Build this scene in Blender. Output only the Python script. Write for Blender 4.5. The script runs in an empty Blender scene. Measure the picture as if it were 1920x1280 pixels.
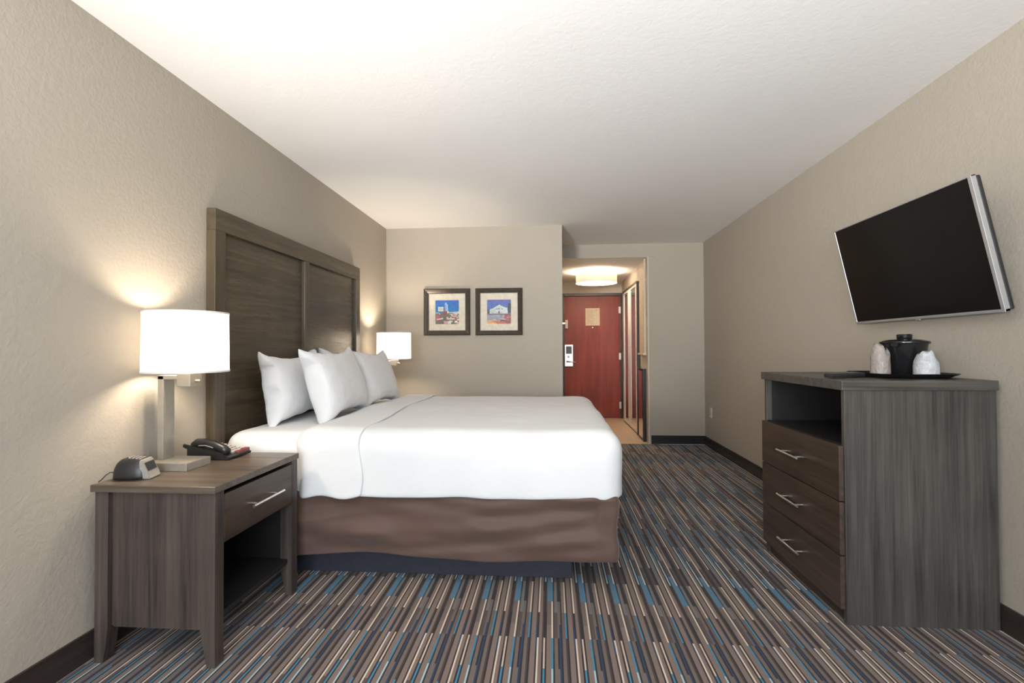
import bpy, bmesh, math, random
from mathutils import Vector, Matrix, noise
random.seed(7)
C = bpy.context.scene.collection
PI = math.pi
# ------------------------------------------------------------------ room numbers (metres)
XL, XR = -1.744, 1.844          # left / right wall
YB, YF = 5.251, 6.288           # picture wall / wall with the opening
YW = -2.6                      # window wall behind the camera
ZC = 2.44                       # ceiling
ZH = 2.277                      # hall ceiling
XC = 0.116                      # corner of the picture wall
XJ = 1.185                      # right jamb of the opening
YE = 8.60                       # entrance wall
H_CAM = 1.158

# ------------------------------------------------------------------ object helpers
def tag(o, label=None, cat=None, group=None, kind=None):
    if label: o['label'] = label
    if cat: o['category'] = cat
    if group: o['group'] = group
    if kind: o['kind'] = kind
    return o

def thing(name, label, cat, loc=(0, 0, 0), rotz=0, group=None):
    o = bpy.data.objects.new(name, None); C.objects.link(o)
    o.empty_display_size = 0.1
    o.location = loc; o.rotation_euler = (0, 0, rotz)
    return tag(o, label, cat, group)

def obj(name, bm, mats, parent=None, smooth=False, label=None, angle=None):
    me = bpy.data.meshes.new(name)
    bmesh.ops.recalc_face_normals(bm, faces=bm.faces[:])
    bm.to_mesh(me); bm.free()
    if not isinstance(mats, (list, tuple)): mats = [mats]
    for m in mats: me.materials.append(m)
    if smooth:
        for p in me.polygons: p.use_smooth = True
        if angle:
            me.set_sharp_from_angle(angle=math.radians(angle))
    o = bpy.data.objects.new(name, me); C.objects.link(o)
    if parent: o.parent = parent
    if label: o['label'] = label
    return o

def struct(name, bm, m, parent=None, **k):
    o = obj(name, bm, m, parent, **k)
    if parent is None: o['kind'] = 'structure'
    return o

def copy_tree(o, parent=None):
    c = o.copy(); C.objects.link(c)
    if parent: c.parent = parent
    for ch in [x for x in bpy.data.objects if x.parent == o]:
        copy_tree(ch, c)
    return c

def NB(): return bmesh.new()

def _xf(verts, rot=None, about=None):
    if rot is None: return
    M = rot if isinstance(rot, Matrix) else Matrix.Rotation(rot[1], 3, rot[0])
    a = Vector(about or (0, 0, 0))
    for v in verts: v.co = M @ (v.co - a) + a

def box(bm, x0, x1, y0, y1, z0, z1, bev=0.0, seg=2, mi=0, rot=None, about=None):
    n0 = len(bm.verts)
    t = bmesh.new()
    r = bmesh.ops.create_cube(t, size=1)
    for v in t.verts:
        v.co = Vector(((x0 + x1) / 2 + v.co.x * (x1 - x0), (y0 + y1) / 2 + v.co.y * (y1 - y0), (z0 + z1) / 2 + v.co.z * (z1 - z0)))
    if bev > 0:
        bmesh.ops.bevel(t, geom=t.edges[:], offset=bev, segments=seg, profile=0.6, affect='EDGES')
    _xf(t.verts, rot, about)
    merge(bm, t, mi)

def merge(bm, t, mi=None):
    mp = {}
    for v in t.verts: mp[v] = bm.verts.new(v.co)
    for f in t.faces:
        try:
            nf = bm.faces.new([mp[v] for v in f.verts]); nf.material_index = f.material_index if mi is None else mi
            nf.smooth = f.smooth
        except ValueError: pass
    t.free()

def tube(bm, pts, r, seg=10, mi=0, cap=True):
    pts = [Vector(p) for p in pts]
    rs = r if isinstance(r, (list, tuple)) else [r] * len(pts)
    rings = []
    up = Vector((0, 0, 1))
    for i, p in enumerate(pts):
        d = (pts[min(i + 1, len(pts) - 1)] - pts[max(i - 1, 0)]).normalized()
        a = d.cross(up)
        if a.length < 1e-3: a = d.cross(Vector((1, 0, 0)))
        a.normalize(); b = d.cross(a).normalized()
        rings.append([bm.verts.new(p + rs[i] * (math.cos(2 * PI * k / seg) * a + math.sin(2 * PI * k / seg) * b)) for k in range(seg)])
    for i in range(len(rings) - 1):
        for k in range(seg):
            f = bm.faces.new((rings[i][k], rings[i][(k + 1) % seg], rings[i + 1][(k + 1) % seg], rings[i + 1][k])); f.material_index = mi
    if cap:
        bm.faces.new(rings[0]).material_index = mi; bm.faces.new(rings[-1][::-1]).material_index = mi

def lathe(bm, prof, cx, cy, seg=48, mi=0, cap=True):
    rings = []
    for r, z in prof:
        if r < 1e-5: rings.append([bm.verts.new((cx, cy, z))])
        else: rings.append([bm.verts.new((cx + r * math.cos(2 * PI * k / seg), cy + r * math.sin(2 * PI * k / seg), z)) for k in range(seg)])
    for i in range(len(rings) - 1):
        A, B = rings[i], rings[i + 1]
        for k in range(seg):
            k2 = (k + 1) % seg
            if len(A) == 1 and len(B) == 1: continue
            if len(A) == 1: f = bm.faces.new((A[0], B[k], B[k2]))
            elif len(B) == 1: f = bm.faces.new((A[k], A[k2], B[0]))
            else: f = bm.faces.new((A[k], A[k2], B[k2], B[k]))
            f.material_index = mi

def prism(bm, pts, y0, y1, mi=0, axis='y'):
    """polygon in xz swept along y (axis y), or in xy swept along z (axis z), or yz along x"""
    def P(a, b, t):
        return {'y': (a, t, b), 'z': (a, b, t), 'x': (t, a, b)}[axis]
    A = [bm.verts.new(P(a, b, y0)) for a, b in pts]; B = [bm.verts.new(P(a, b, y1)) for a, b in pts]
    n = len(pts)
    bm.faces.new(A).material_index = mi; bm.faces.new(B[::-1]).material_index = mi
    for i in range(n):
        bm.faces.new((A[i], A[(i + 1) % n], B[(i + 1) % n], B[i])).material_index = mi

def quad(bm, a, b, c, d, mi=0):
    f = bm.faces.new([bm.verts.new(p) for p in (a, b, c, d)]); f.material_index = mi

# ------------------------------------------------------------------ material helpers
class NT:
    def __init__(s, name):
        s.m = bpy.data.materials.new(name); s.m.use_nodes = True
        s.t = s.m.node_tree; s.b = s.t.nodes['Principled BSDF']; s.out = s.t.nodes['Material Output']
    def n(s, typ, **k):
        nd = s.t.nodes.new(typ)
        for a, v in k.items(): setattr(nd, a, v)
        return nd
    def l(s, a, b): s.t.links.new(a, b)
    def val(s, sock, v):
        if hasattr(v, 'default_value') or isinstance(v, bpy.types.NodeSocket): s.l(v, sock)
        else: sock.default_value = v
    def math(s, op, a, b=None, c=None):
        nd = s.n('ShaderNodeMath', operation=op); s.val(nd.inputs[0], a)
        if b is not None: s.val(nd.inputs[1], b)
        if c is not None: s.val(nd.inputs[2], c)
        return nd.outputs[0]
    def coord(s, scale=(1, 1, 1)):
        tc = s.n('ShaderNodeTexCoord'); mp = s.n('ShaderNodeMapping'); mp.inputs['Scale'].default_value = scale
        s.l(tc.outputs['Object'], mp.inputs['Vector']); return mp.outputs[0]
    def noise(s, vec, scale, detail=4, rough=0.5, dist=0.0):
        nd = s.n('ShaderNodeTexNoise'); s.l(vec, nd.inputs['Vector'])
        nd.inputs['Scale'].default_value = scale; nd.inputs['Detail'].default_value = detail
        nd.inputs['Roughness'].default_value = rough; nd.inputs['Distortion'].default_value = dist
        return nd.outputs[0]
    def ramp(s, fac, stops, interp='LINEAR'):
        nd = s.n('ShaderNodeValToRGB'); cr = nd.color_ramp; cr.interpolation = interp
        while len(cr.elements) < len(stops): cr.elements.new(0.5)
        for e, (p, c) in zip(cr.elements, stops):
            e.position = p; e.color = (*c, 1) if len(c) == 3 else c
        s.l(fac, nd.inputs[0]); return nd.outputs[0]
    def mix(s, f, a, b):
        nd = s.n('ShaderNodeMix', data_type='RGBA'); s.val(nd.inputs[0], f)
        s.val(nd.inputs[6], a if not isinstance(a, tuple) else (*a[:3], 1)); s.val(nd.inputs[7], b if not isinstance(b, tuple) else (*b[:3], 1))
        return nd.outputs[2]
    def bump(s, h, strength, dist):
        nd = s.n('ShaderNodeBump'); nd.inputs['Strength'].default_value = strength; nd.inputs['Distance'].default_value = dist
        s.l(h, nd.inputs['Height']); s.l(nd.outputs[0], s.b.inputs['Normal'])
    def set(s, col=None, rough=None, metal=None, spec=None):
        if col is not None: s.val(s.b.inputs['Base Color'], col if not isinstance(col, tuple) else (*col[:3], 1))
        if rough is not None: s.val(s.b.inputs['Roughness'], rough)
        if metal is not None: s.b.inputs['Metallic'].default_value = metal
        if spec is not None: s.b.inputs['Specular IOR Level'].default_value = spec
        return s

def srgb(r, g, b):
    f = lambda c: (c / 255 / 12.92) if c <= 10 else ((c / 255 + 0.055) / 1.055) ** 2.4
    return (f(r), f(g), f(b))

def plain(name, col, rough=0.5, metal=0.0, spec=0.5, var=0.06, scale=30):
    t = NT(name); v = t.noise(t.coord(), scale, 3)
    c2 = tuple(c * (1 - var * 2) for c in col); c3 = tuple(min(1, c * (1 + var)) for c in col)
    t.set(t.ramp(v, [(0.3, c2), (0.7, c3)]), rough, metal, spec); return t.m

def wall_mat(name, col, bump=0.22, scale=55, rough=0.75, dist=0.004):
    t = NT(name); v = t.coord()
    big = t.noise(v, 1.3, 2)
    n1 = t.noise(v, scale, 3, 0.55, 0.6); n2 = t.noise(v, scale * 0.45, 2, 0.5)
    t.set(t.ramp(big, [(0.3, tuple(c * 0.97 for c in col)), (0.7, col)]), rough, spec=0.25)
    h = t.math('MULTIPLY_ADD', n2, 0.6, n1)
    h = t.ramp(h, [(0.55, (0, 0, 0)), (1.0, (1, 1, 1))])
    t.bump(h, bump, dist); return t.m

def wood(name, axis, dark, light, rough=0.42, density=26, spec=0.4):
    t = NT(name)
    sc = [density, density, density]; sc['xyz'.index(axis)] = density * 0.035
    v = t.coord(tuple(sc))
    n1 = t.noise(v, 1.0, 6, 0.65, 0.3)
    sc2 = [density * 5] * 3; sc2['xyz'.index(axis)] = density * 0.12
    n2 = t.noise(t.coord(tuple(sc2)), 1.0, 4, 0.6)
    n3 = t.noise(t.coord((3, 3, 3)), 1.0, 3)
    f = t.math('MULTIPLY_ADD', n2, 0.55, n1); f = t.math('MULTIPLY_ADD', n3, 0.35, f)
    mid = tuple((a + b) / 2 for a, b in zip(dark, light))
    col = t.ramp(f, [(0.70, dark), (0.95, mid), (1.22 if False else 1.0, light)])
    # ramp needs 0..1: rescale
    f2 = t.math('MULTIPLY_ADD', f, 1.25, -0.68)
    col = t.ramp(f2, [(0.12, dark), (0.5, mid), (0.9, light)])
    t.set(col, t.ramp(f2, [(0.2, (rough + 0.08,) * 3), (0.9, (rough - 0.05,) * 3)]), spec=spec)
    t.bump(n2, 0.12, 0.001); return t.m

def cloth(name, col, rough=0.85, sheen=0.2, fine=900, bump=0.1, wr=0.0):
    t = NT(name); v = t.coord(); n = t.noise(v, fine, 2); w = t.noise(v, 9, 4, 0.55, 0.8)
    t.set(t.ramp(w, [(0.3, tuple(c * 0.985 for c in col)), (0.7, col)]), rough, spec=0.2)
    t.b.inputs['Sheen Weight'].default_value = sheen
    h = t.math('MULTIPLY_ADD', n, 0.06, w) if wr else n
    t.bump(h, bump if not wr else wr, 0.012 if wr else 0.0008)
    return t.m

M = {}
M['wall'] = wall_mat('taupe_wall_paint', (0.43, 0.385, 0.32))
M['ceiling'] = wall_mat('white_ceiling_texture', (0.93, 0.925, 0.915), 0.09, 30, 0.9, 0.004)
M['hall_wall'] = wall_mat('hall_wall_paint', (0.60, 0.53, 0.44), 0.1)
M['cream'] = plain('cream_paint', (0.66, 0.57, 0.44), 0.5)
M['white_trim'] = plain('white_trim', (0.74, 0.72, 0.69), 0.4)
M['baseboard'] = wood('dark_baseboard_wood', 'y', srgb(38, 30, 28), srgb(64, 54, 50), 0.4)
M['baseboard_x'] = wood('dark_baseboard_wood_across', 'x', srgb(24, 22, 24), srgb(44, 38, 38), 0.4)
GD, GL = srgb(30, 28, 26), srgb(94, 90, 84)
M['wood_v'] = wood('grey_stained_wood_vertical', 'z', GD, GL, 0.42)
M['wood_x'] = wood('grey_stained_wood_across', 'x', GD, GL, 0.36)
M['wood_y'] = wood('grey_stained_wood_along', 'y', GD, GL, 0.36)
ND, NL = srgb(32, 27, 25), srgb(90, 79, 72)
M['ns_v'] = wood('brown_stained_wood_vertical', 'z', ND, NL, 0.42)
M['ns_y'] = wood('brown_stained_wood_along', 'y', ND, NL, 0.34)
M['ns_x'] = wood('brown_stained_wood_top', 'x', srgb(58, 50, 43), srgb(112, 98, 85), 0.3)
M['drawer'] = wood('dark_drawer_wood', 'y', srgb(40, 31, 26), srgb(88, 72, 60), 0.34)
HD, HL = srgb(52, 45, 34), srgb(100, 88, 69)
M['head_v'] = wood('headboard_wood_vertical', 'z', HD, HL, 0.3)
M['head_y'] = wood('headboard_wood_along', 'y', HD, HL, 0.27)
M['inside'] = plain('interior_shade_tone', srgb(30, 29, 29), 0.45, var=0.15, scale=8)  # shade of the open compartments is put into this dark colour
M['chrome'] = plain('brushed_chrome', (0.80, 0.78, 0.75), 0.28, 1.0, var=0.03)
M['nickel'] = plain('brushed_nickel', (0.42, 0.385, 0.325), 0.45, 0.6, var=0.04)
M['black_plastic'] = plain('black_plastic', (0.022, 0.021, 0.02), 0.32, var=0.1)
M['grey_plastic'] = plain('dark_grey_plastic', (0.022, 0.021, 0.020), 0.34, var=0.05, spec=.4)
M['silver_plastic'] = plain('silver_plastic', (0.36, 0.33, 0.30), 0.36, 0.35, var=0.04)
M['key'] = plain('pale_keys', (0.60, 0.56, 0.50), 0.5)
M['red_key'] = plain('dull_red_keys', (0.20, 0.055, 0.05), 0.5)
M['cord'] = plain('black_cord', (0.02, 0.02, 0.02), 0.5)
M['sheet'] = cloth('white_cotton_sheet', (0.72, 0.72, 0.72), 0.9, 0.1, wr=0.12)
M['pillow'] = cloth('white_pillowcase', (0.725, 0.722, 0.722), 0.9, 0.1, wr=0.3)
M['skirt'] = cloth('brown_satin_bed_skirt', srgb(92, 72, 64), 0.5, 0.25, 700, 0.1)
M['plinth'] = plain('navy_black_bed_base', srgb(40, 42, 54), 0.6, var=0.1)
M['boxspring'] = plain('dark_box_spring_cloth', (0.03, 0.028, 0.03), 0.9)
M['screen'] = plain('glossy_black_screen', (0.004, 0.004, 0.004), 0.2, var=0.0, spec=0.2)
M['tv_side'] = plain('tv_silver_edge', (0.55, 0.56, 0.57), 0.3, 0.7, var=0.02)
M['tv_back'] = plain('tv_black_back', (0.02, 0.02, 0.022), 0.4)
M['frame'] = plain('dark_bronze_frame', srgb(74, 66, 58), 0.33, 0.3, var=0.1)
M['mat_board'] = plain('cream_mat_board', (0.70, 0.64, 0.53), 0.8)
M['door_wood'] = None
M['mirror'] = plain('mirror_glass', (0.86, 0.86, 0.86), 0.03, 1.0, var=0.0)
M['door_frame'] = plain('dark_bronze_door_frame', srgb(50, 42, 38), 0.4)
M['steel'] = plain('satin_steel', (0.66, 0.62, 0.57), 0.32, 0.9, var=0.03)
M['bucket'] = plain('black_glossy_ice_bucket', (0.010, 0.010, 0.011), 0.17, var=0.0)
M['tray'] = plain('black_tray', (0.012, 0.012, 0.012), 0.3)
M['outlet'] = plain('ivory_outlet_plastic', (0.66, 0.62, 0.56), 0.4)
M['outlet_dim'] = plain('grey_rubber_keys', (0.10, 0.10, 0.10), 0.5)
M['dark_slot'] = plain('dark_slot', (0.02, 0.02, 0.02), 0.7)

# red mahogany entrance door
t = NT('red_mahogany_door'); v = t.coord((14, 14, 1.2)); n1 = t.noise(v, 1, 5, 0.6, 0.5); n2 = t.noise(t.coord((1.5, 1.5, 1.2)), 1, 2)
f = t.math('MULTIPLY_ADD', n2, 0.8, n1); f = t.math('MULTIPLY_ADD', f, 1.0, -0.35)
t.set(t.ramp(f, [(0.1, srgb(80, 30, 22)), (0.5, srgb(104, 42, 32)), (0.9, srgb(124, 54, 40))]), 0.4, spec=.3); M['door_wood'] = t.m

# hall tile
t = NT('beige_hall_tile'); v = t.coord()
br = t.n('ShaderNodeTexBrick', offset=0.0); t.l(v, br.inputs['Vector'])
br.inputs['Scale'].default_value = 1.0; br.inputs['Brick Width'].default_value = 0.33; br.inputs['Row Height'].default_value = 0.33
br.inputs['Mortar Size'].default_value = 0.004
br.inputs['Color1'].default_value = (0.78, 0.62, 0.46, 1); br.inputs['Color2'].default_value = (0.75, 0.59, 0.44, 1); br.inputs['Mortar'].default_value = (0.6, 0.5, 0.38, 1)
nz = t.noise(v, 7, 5, 0.6)
t.set(t.mix(0.25, br.outputs[0], t.ramp(nz, [(0.3, (0.62, 0.48, 0.35)), (0.7, (0.85, 0.71, 0.55))])), 0.3); M['tile'] = t.m

# striped carpet: 24 cells per 0.152 m repeat, stripes of 1-3 cells, colours changing in rows of 0.098 m
t = NT('striped_carpet')
tc = t.n('ShaderNodeTexCoord'); sp = t.n('ShaderNodeSeparateXYZ'); t.l(tc.outputs['Object'], sp.inputs[0])
X = t.math('DIVIDE', t.math('ADD', sp.outputs[0], 10.0), 0.152)
fx = t.math('FRACT', X); rep = t.math('FLOOR', X)
seq = [('d', 1), ('w', 2), ('l', 1), ('d', 1), ('w', 3), ('m', 1), ('l', 1), ('w', 2), ('d', 1), ('l', 1), ('m', 1), ('w', 3), ('l', 1), ('d', 1), ('w', 2), ('m', 1), ('d', 1)]
pos = 0; ids = []; typs = []
for i, (k, w) in enumerate(seq):
    ids.append((pos / 24, ((i + 0.5) / 17,) * 3)); typs.append((pos / 24, ({'d': 0.0, 'm': 0.0, 'l': 0.5, 'w': 1.0}[k],) * 3)); pos += w
cid = t.ramp(fx, ids, 'CONSTANT'); typ = t.ramp(fx, typs, 'CONSTANT')
row = t.math('FLOOR', t.math('DIVIDE', t.math('ADD', sp.outputs[1], 10.0), 0.098))
def wn(a, b):
    cb = t.n('ShaderNodeCombineXYZ'); t.val(cb.inputs[0], a); t.val(cb.inputs[1], b)
    w = t.n('ShaderNodeTexWhiteNoise', noise_dimensions='2D'); t.l(cb.outputs[0], w.inputs['Vector']); return w.outputs['Value']
cell = t.math('MULTIPLY', cid, 41.0)
off = t.math('FLOOR', t.math('MULTIPLY', wn(cell, 3.3), 9.0))
seg = t.math('FLOOR', t.math('DIVIDE', t.math('ADD', row, off), 2.5))
rv = wn(cell, t.math('MODULO', seg, 23.0))
DK, BR2 = srgb(46, 40, 40), srgb(72, 60, 56)
TA, TB, GR = srgb(122, 106, 98), srgb(108, 96, 90), srgb(112, 108, 108)
CRM, PB, BL, NV = srgb(206, 190, 172), srgb(160, 184, 190), srgb(62, 128, 160), srgb(40, 62, 92)
cd = t.ramp(rv, [(0, DK), (0.45, BR2), (0.60, NV), (0.70, srgb(50, 47, 50)), (0.88, TB)], 'CONSTANT')
cl = t.ramp(rv, [(0, CRM), (0.25, PB), (0.50, BR2), (0.60, BL), (0.79, srgb(196, 176, 158)), (0.93, DK)], 'CONSTANT')
cw = t.ramp(rv, [(0, TA), (0.38, TB), (0.58, GR), (0.72, srgb(84, 74, 72)), (0.85, srgb(84, 116, 138)), (0.90, srgb(104, 88, 80))], 'CONSTANT')
isl = t.math('COMPARE', typ, 0.5, 0.1); isw = t.math('GREATER_THAN', typ, 0.75)
base = t.mix(isw, t.mix(isl, cd, cl), cw)
ln = t.math('ABSOLUTE', t.math('SUBTRACT', t.math('FRACT', t.math('MULTIPLY', fx, 24.0)), 0.5))
pile = t.noise(t.coord((1, 1, 1)), 420, 2)
base = t.mix(t.math('MULTIPLY', t.math('GREATER_THAN', ln, 0.46), 0.25), base, srgb(48, 42, 42))
t.set(base, 0.95, spec=0.1)
t.b.inputs['Sheen Weight'].default_value = 0.1
hh = t.math('MULTIPLY_ADD', ln, -0.8, pile)
t.bump(hh, 0.5, 0.003); M['carpet'] = t.m

# lamp shade fabric (translucent)
def shade_mat(name, col, tr=0.6, fine=700):
    t = NT(name); t.set(col, 0.9)
    d = t.n('ShaderNodeBsdfDiffuse'); d.inputs[0].default_value = (*col, 1)
    r = t.n('ShaderNodeBsdfTranslucent'); r.inputs[0].default_value = (*col, 1)
    v = t.noise(t.coord((1, 1, 1)), fine, 2)
    c = t.ramp(v, [(0.3, tuple(x * 0.96 for x in col)), (0.7, col)]); t.l(c, d.inputs[0]); t.l(c, r.inputs[0])
    mx = t.n('ShaderNodeMixShader'); mx.inputs[0].default_value = tr
    t.l(d.outputs[0], mx.inputs[1]); t.l(r.outputs[0], mx.inputs[2]); t.l(mx.outputs[0], t.out.inputs[0]); return t.m
M['shade'] = shade_mat('white_linen_shade', (0.38, 0.37, 0.355))
M['hall_shade'] = shade_mat('cream_drum_shade', (0.50, 0.46, 0.41), 0.022)
M['hall_diffuser'] = shade_mat('frosted_diffuser', (0.62, 0.58, 0.53), 0.8)
M['bulb'] = None
t = NT('glowing_bulb'); t.set((1, 0.9, 0.75), 0.3); t.b.inputs['Emission Color'].default_value = (1, 0.86, 0.68, 1); t.b.inputs['Emission Strength'].default_value = 8; M['bulb'] = t.m

# frosted plastic wrap
def wrap_mat(name, tint):
    t = NT(name); v = t.coord(); w = t.noise(v, 38, 4, 0.6, 1.2)
    t.set(t.ramp(w, [(0.3, tuple(c * 0.9 for c in tint)), (0.7, tint)]), 0.32); t.b.inputs['Transmission Weight'].default_value = 0.12
    t.bump(w, 0.7, 0.01); return t.m
M['wrap'] = wrap_mat('clear_crinkled_wrap', (0.56, 0.58, 0.59)); M['wrap2'] = wrap_mat('clear_warm_wrap', (0.36, 0.315, 0.285))

# ------------------------------------------------------------------ setting
T = 0.12
b = NB(); box(b, XL - T, XR + T, YW - T, YF - 0.02, -T, 0); struct('floor', b, M['carpet'])
b = NB(); box(b, XC - T, XJ + T, YF - 0.02, YE + T, -T, 0); tag(struct('floor_hall', b, M['tile']))
b = NB(); box(b, XL - T, XR + T, YW - T, YF + T, ZC, ZC + T); struct('ceiling', b, M['ceiling'])
b = NB(); box(b, XC - T, XJ + T, YF + T, YE + T, ZH, ZH + T); box(b, XC - T, XJ + T, YF, YF + T, ZH + 0.0, ZH + 0.001); struct('ceiling_hall', b, M['ceiling'])
b = NB(); box(b, XL - T, XL, YW, YB, 0, ZC); struct('wall_left', b, M['wall'])
b = NB(); box(b, XR, XR + T, YW, YF, 0, ZC); struct('wall_right', b, M['wall'])
b = NB(); box(b, XL - T, XC, YB, YB + T, 0, ZC); box(b, XC - T, XC, YB + T, YE, 0, ZC); struct('wall_back', b, M['wall'])
b = NB(); box(b, XJ, XR + T, YF, YF + T, 0, ZC); box(b, XC, XJ, YF, YF + T, ZH + 0.001, ZC); struct('wall_far', b, M['wall'])
b = NB(); box(b, XC - T, XJ + T, YE, YE + T, 0, ZH + 0.1); struct('wall_hall_end', b, M['hall_wall'])
b = NB(); box(b, XJ, XJ + T, YF + T, YE, 0, ZH); struct('wall_hall_right', b, M['hall_wall'])
# wall behind the camera with its window opening
WX0, WX1, WZ0, WZ1 = -1.35, 1.45, 0.55, 2.25
b = NB(); box(b, XL - T, WX0, YW - T, YW, 0, ZC); box(b, WX1, XR + T, YW - T, YW, 0, ZC); box(b, WX0, WX1, YW - T, YW, 0, WZ0); box(b, WX0, WX1, YW - T, YW, WZ1, ZC)
struct('wall_rear', b, M['wall'])
b = NB()
for x0, x1, z0, z1 in ((WX0, WX0 + .05, WZ0, WZ1), (WX1 - .05, WX1, WZ0, WZ1), (WX0, WX1, WZ0, WZ0 + .05), (WX0, WX1, WZ1 - .05, WZ1), (0.02, 0.07, WZ0, WZ1)):
    box(b, x0, x1, YW - 0.1, YW - 0.06, z0, z1)
struct('window_1', b, M['white_trim'])
# baseboards
HB = 0.103
def skirting(b, x0, x1, y0, y1):
    box(b, x0, x1, y0, y1, 0, HB - 0.012)
    cx = 0.004
    if x1 - x0 < y1 - y0:
        box(b, (x0 if x0 < 0 else x0 + cx), (x1 - cx if x0 < 0 else x1), y0, y1, HB - 0.012, HB)
    else: box(b, x0, x1, y0 + cx, y1, HB - 0.012, HB)
b = NB(); skirting(b, XL, XL + .014, YW, YB); struct('baseboard_left', b, M['baseboard'])
b = NB(); skirting(b, XR - .014, XR, YW, YF); struct('baseboard_right', b, M['baseboard'])
b = NB(); skirting(b, XL + .014, XC, YB - .014, YB); struct('baseboard_back', b, M['baseboard_x'])
b = NB(); skirting(b, XJ + .02, XR - .014, YF - .014, YF); struct('baseboard_far', b, M['baseboard_x'])
# corner bead / jamb lining of the opening
b = NB(); box(b, XJ - .012, XJ + .004, YF - .002, YF + T + .004, 0, ZH, 0.002); struct('trim_1', b, M['hall_wall'])
# entrance door
d = thing('door_1', None, None, (0.222, YE - 0.055, 0)); d['kind'] = 'structure'
DW, DH = 0.92, 2.035
b = NB(); box(b, 0, DW, 0.0, 0.045, 0.008, DH, 0.002); obj('door_leaf', b, M['door_wood'], d)
b = NB(); box(b, -.05, 0, -.012, 0.06, 0, DH + .05, .003); box(b, DW, DW + .035, -.012, .06, 0, DH + .05, .003); box(b, 0, DW, -.012, .06, DH + .004, DH + .05, .003); obj('door_frame', b, M['door_frame'], d)
def p_box(name, m, x0, x1, y0, y1, z0, z1, bev=0.0, par=d, **k):
    b = NB(); box(b, x0, x1, y0, y1, z0, z1, bev); return obj(name, b, m, par, **k)
lk = p_box('lock', M['steel'], 0.0, .142, -.022, 0, .862, 1.226, .006)
p_box('lock_panel', M['black_plastic'], .022, .118, -.026, -.020, 1.075, 1.20, .002, lk)
b = NB(); tube(b, [(.05, -.022, .945), (.05, -.065, .945)], .012); tube(b, [(.03, -.065, .945), (.12, -.068, .94), (.19, -.062, .935)], [.012, .011, .009]); obj('lock_handle', b, M['chrome'], lk, smooth=True)
b = NB(); lathe(b, [(0, 0), (.022, 0), (.02, .012), (0, .014)], 0, 0, 20)
for v in b.verts: v.co = Vector((.065 + v.co.x, -.022 - v.co.z, 1.03 + v.co.y))
obj('lock_knob', b, M['steel'], lk)
la = p_box('latch', M['outlet'], .012, .055, -.04, 0, 1.50, 1.64, .004); p_box('latch_arm', M['steel'], -.035, .012, -.03, -.012, 1.57, 1.60, .003, la)
b = NB(); box(b, .350, .585, -.006, 0, 1.545, 1.835, .001); nt = obj('notice', b, None or M['cream'], d, label='cream printed notice')
b = NB()
for i in range(13):
    w = .17 * (0.55 + 0.45 * random.random()); z = 1.80 - i * .019
    box(b, .372, .372 + (w if i != 0 else .19), -.0075, -.006, z - .004, z)
obj('print', b, plain('brown_print', (0.36, 0.25, 0.15), 0.7), nt)
b = NB(); tube(b, [(.467, -.004, 1.512), (.467, -.012, 1.512)], .010, 16); obj('peephole', b, M['steel'], d)
for i, z in enumerate((1.80, 1.03, .22)): p_box('hinge', M['steel'], DW - .022, DW + .012, -.016, -.002, z - .055, z + .055, .002)
# mirrored folding closet door
d2 = thing('door_2', None, None, (XJ - 0.045, 6.90, 0)); d2['kind'] = 'structure'
CH = 2.05
for i, (a, c, e, f_) in enumerate(((0, .10, .53, .64), (.66, .78, 1.16, 1.27))):
    b = NB(); box(b, 0, .03, a, c, .03, CH - .02, .003); box(b, 0, .03, e, f_, .03, CH - .02, .003); box(b, 0, .03, c, e, .03, .07); box(b, 0, .03, c, e, CH - .05, CH - .02)
    pn = obj('folding_panel', b, M['white_trim'], d2)
    b = NB(); box(b, .008, .02, c, e, .07, CH - .05); obj('mirror', b, M['mirror'], pn)
b = NB(); box(b, -.004, .034, -.02, 1.30, CH - .02, CH + .012); box(b, .0, .03, -.02, -.002, .0, CH - .02); box(b, .012, .034, -.02, 1.30, 0.001, .022); obj('track', b, M['door_frame'], d2)
# cream boxed panel with a ledge on the hall wall
b = NB(); box(b, XJ - .028, XJ, 6.43, 6.78, 1.10, ZH, .003); box(b, XJ - .052, XJ, 6.412, 6.79, 1.075, 1.10, .004); struct('trim_2', b, M['cream'])

# ------------------------------------------------------------------ low dark mirror cabinet by the opening
r = thing('low_mirror', 'low dark-framed mirror panel standing against hall wall below the cream ledge', 'mirror', (XJ - .05, 6.42, 0))
b = NB(); box(b, .008, .046, 0.0, .36, .03, .885); obj('backing', b, M['door_frame'], r)
b = NB(); box(b, 0, .05, -.006, .055, 0.0, .905, .004); box(b, 0, .05, .055, .36, .875, .905, .004); box(b, 0.0, .05, .055, .36, 0.0, .03, .004); obj('frame', b, M['black_plastic'], r)
b = NB(); box(b, .004, .010, .055, .352, .03, .875); obj('glass', b, M['mirror'], r)

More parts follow.
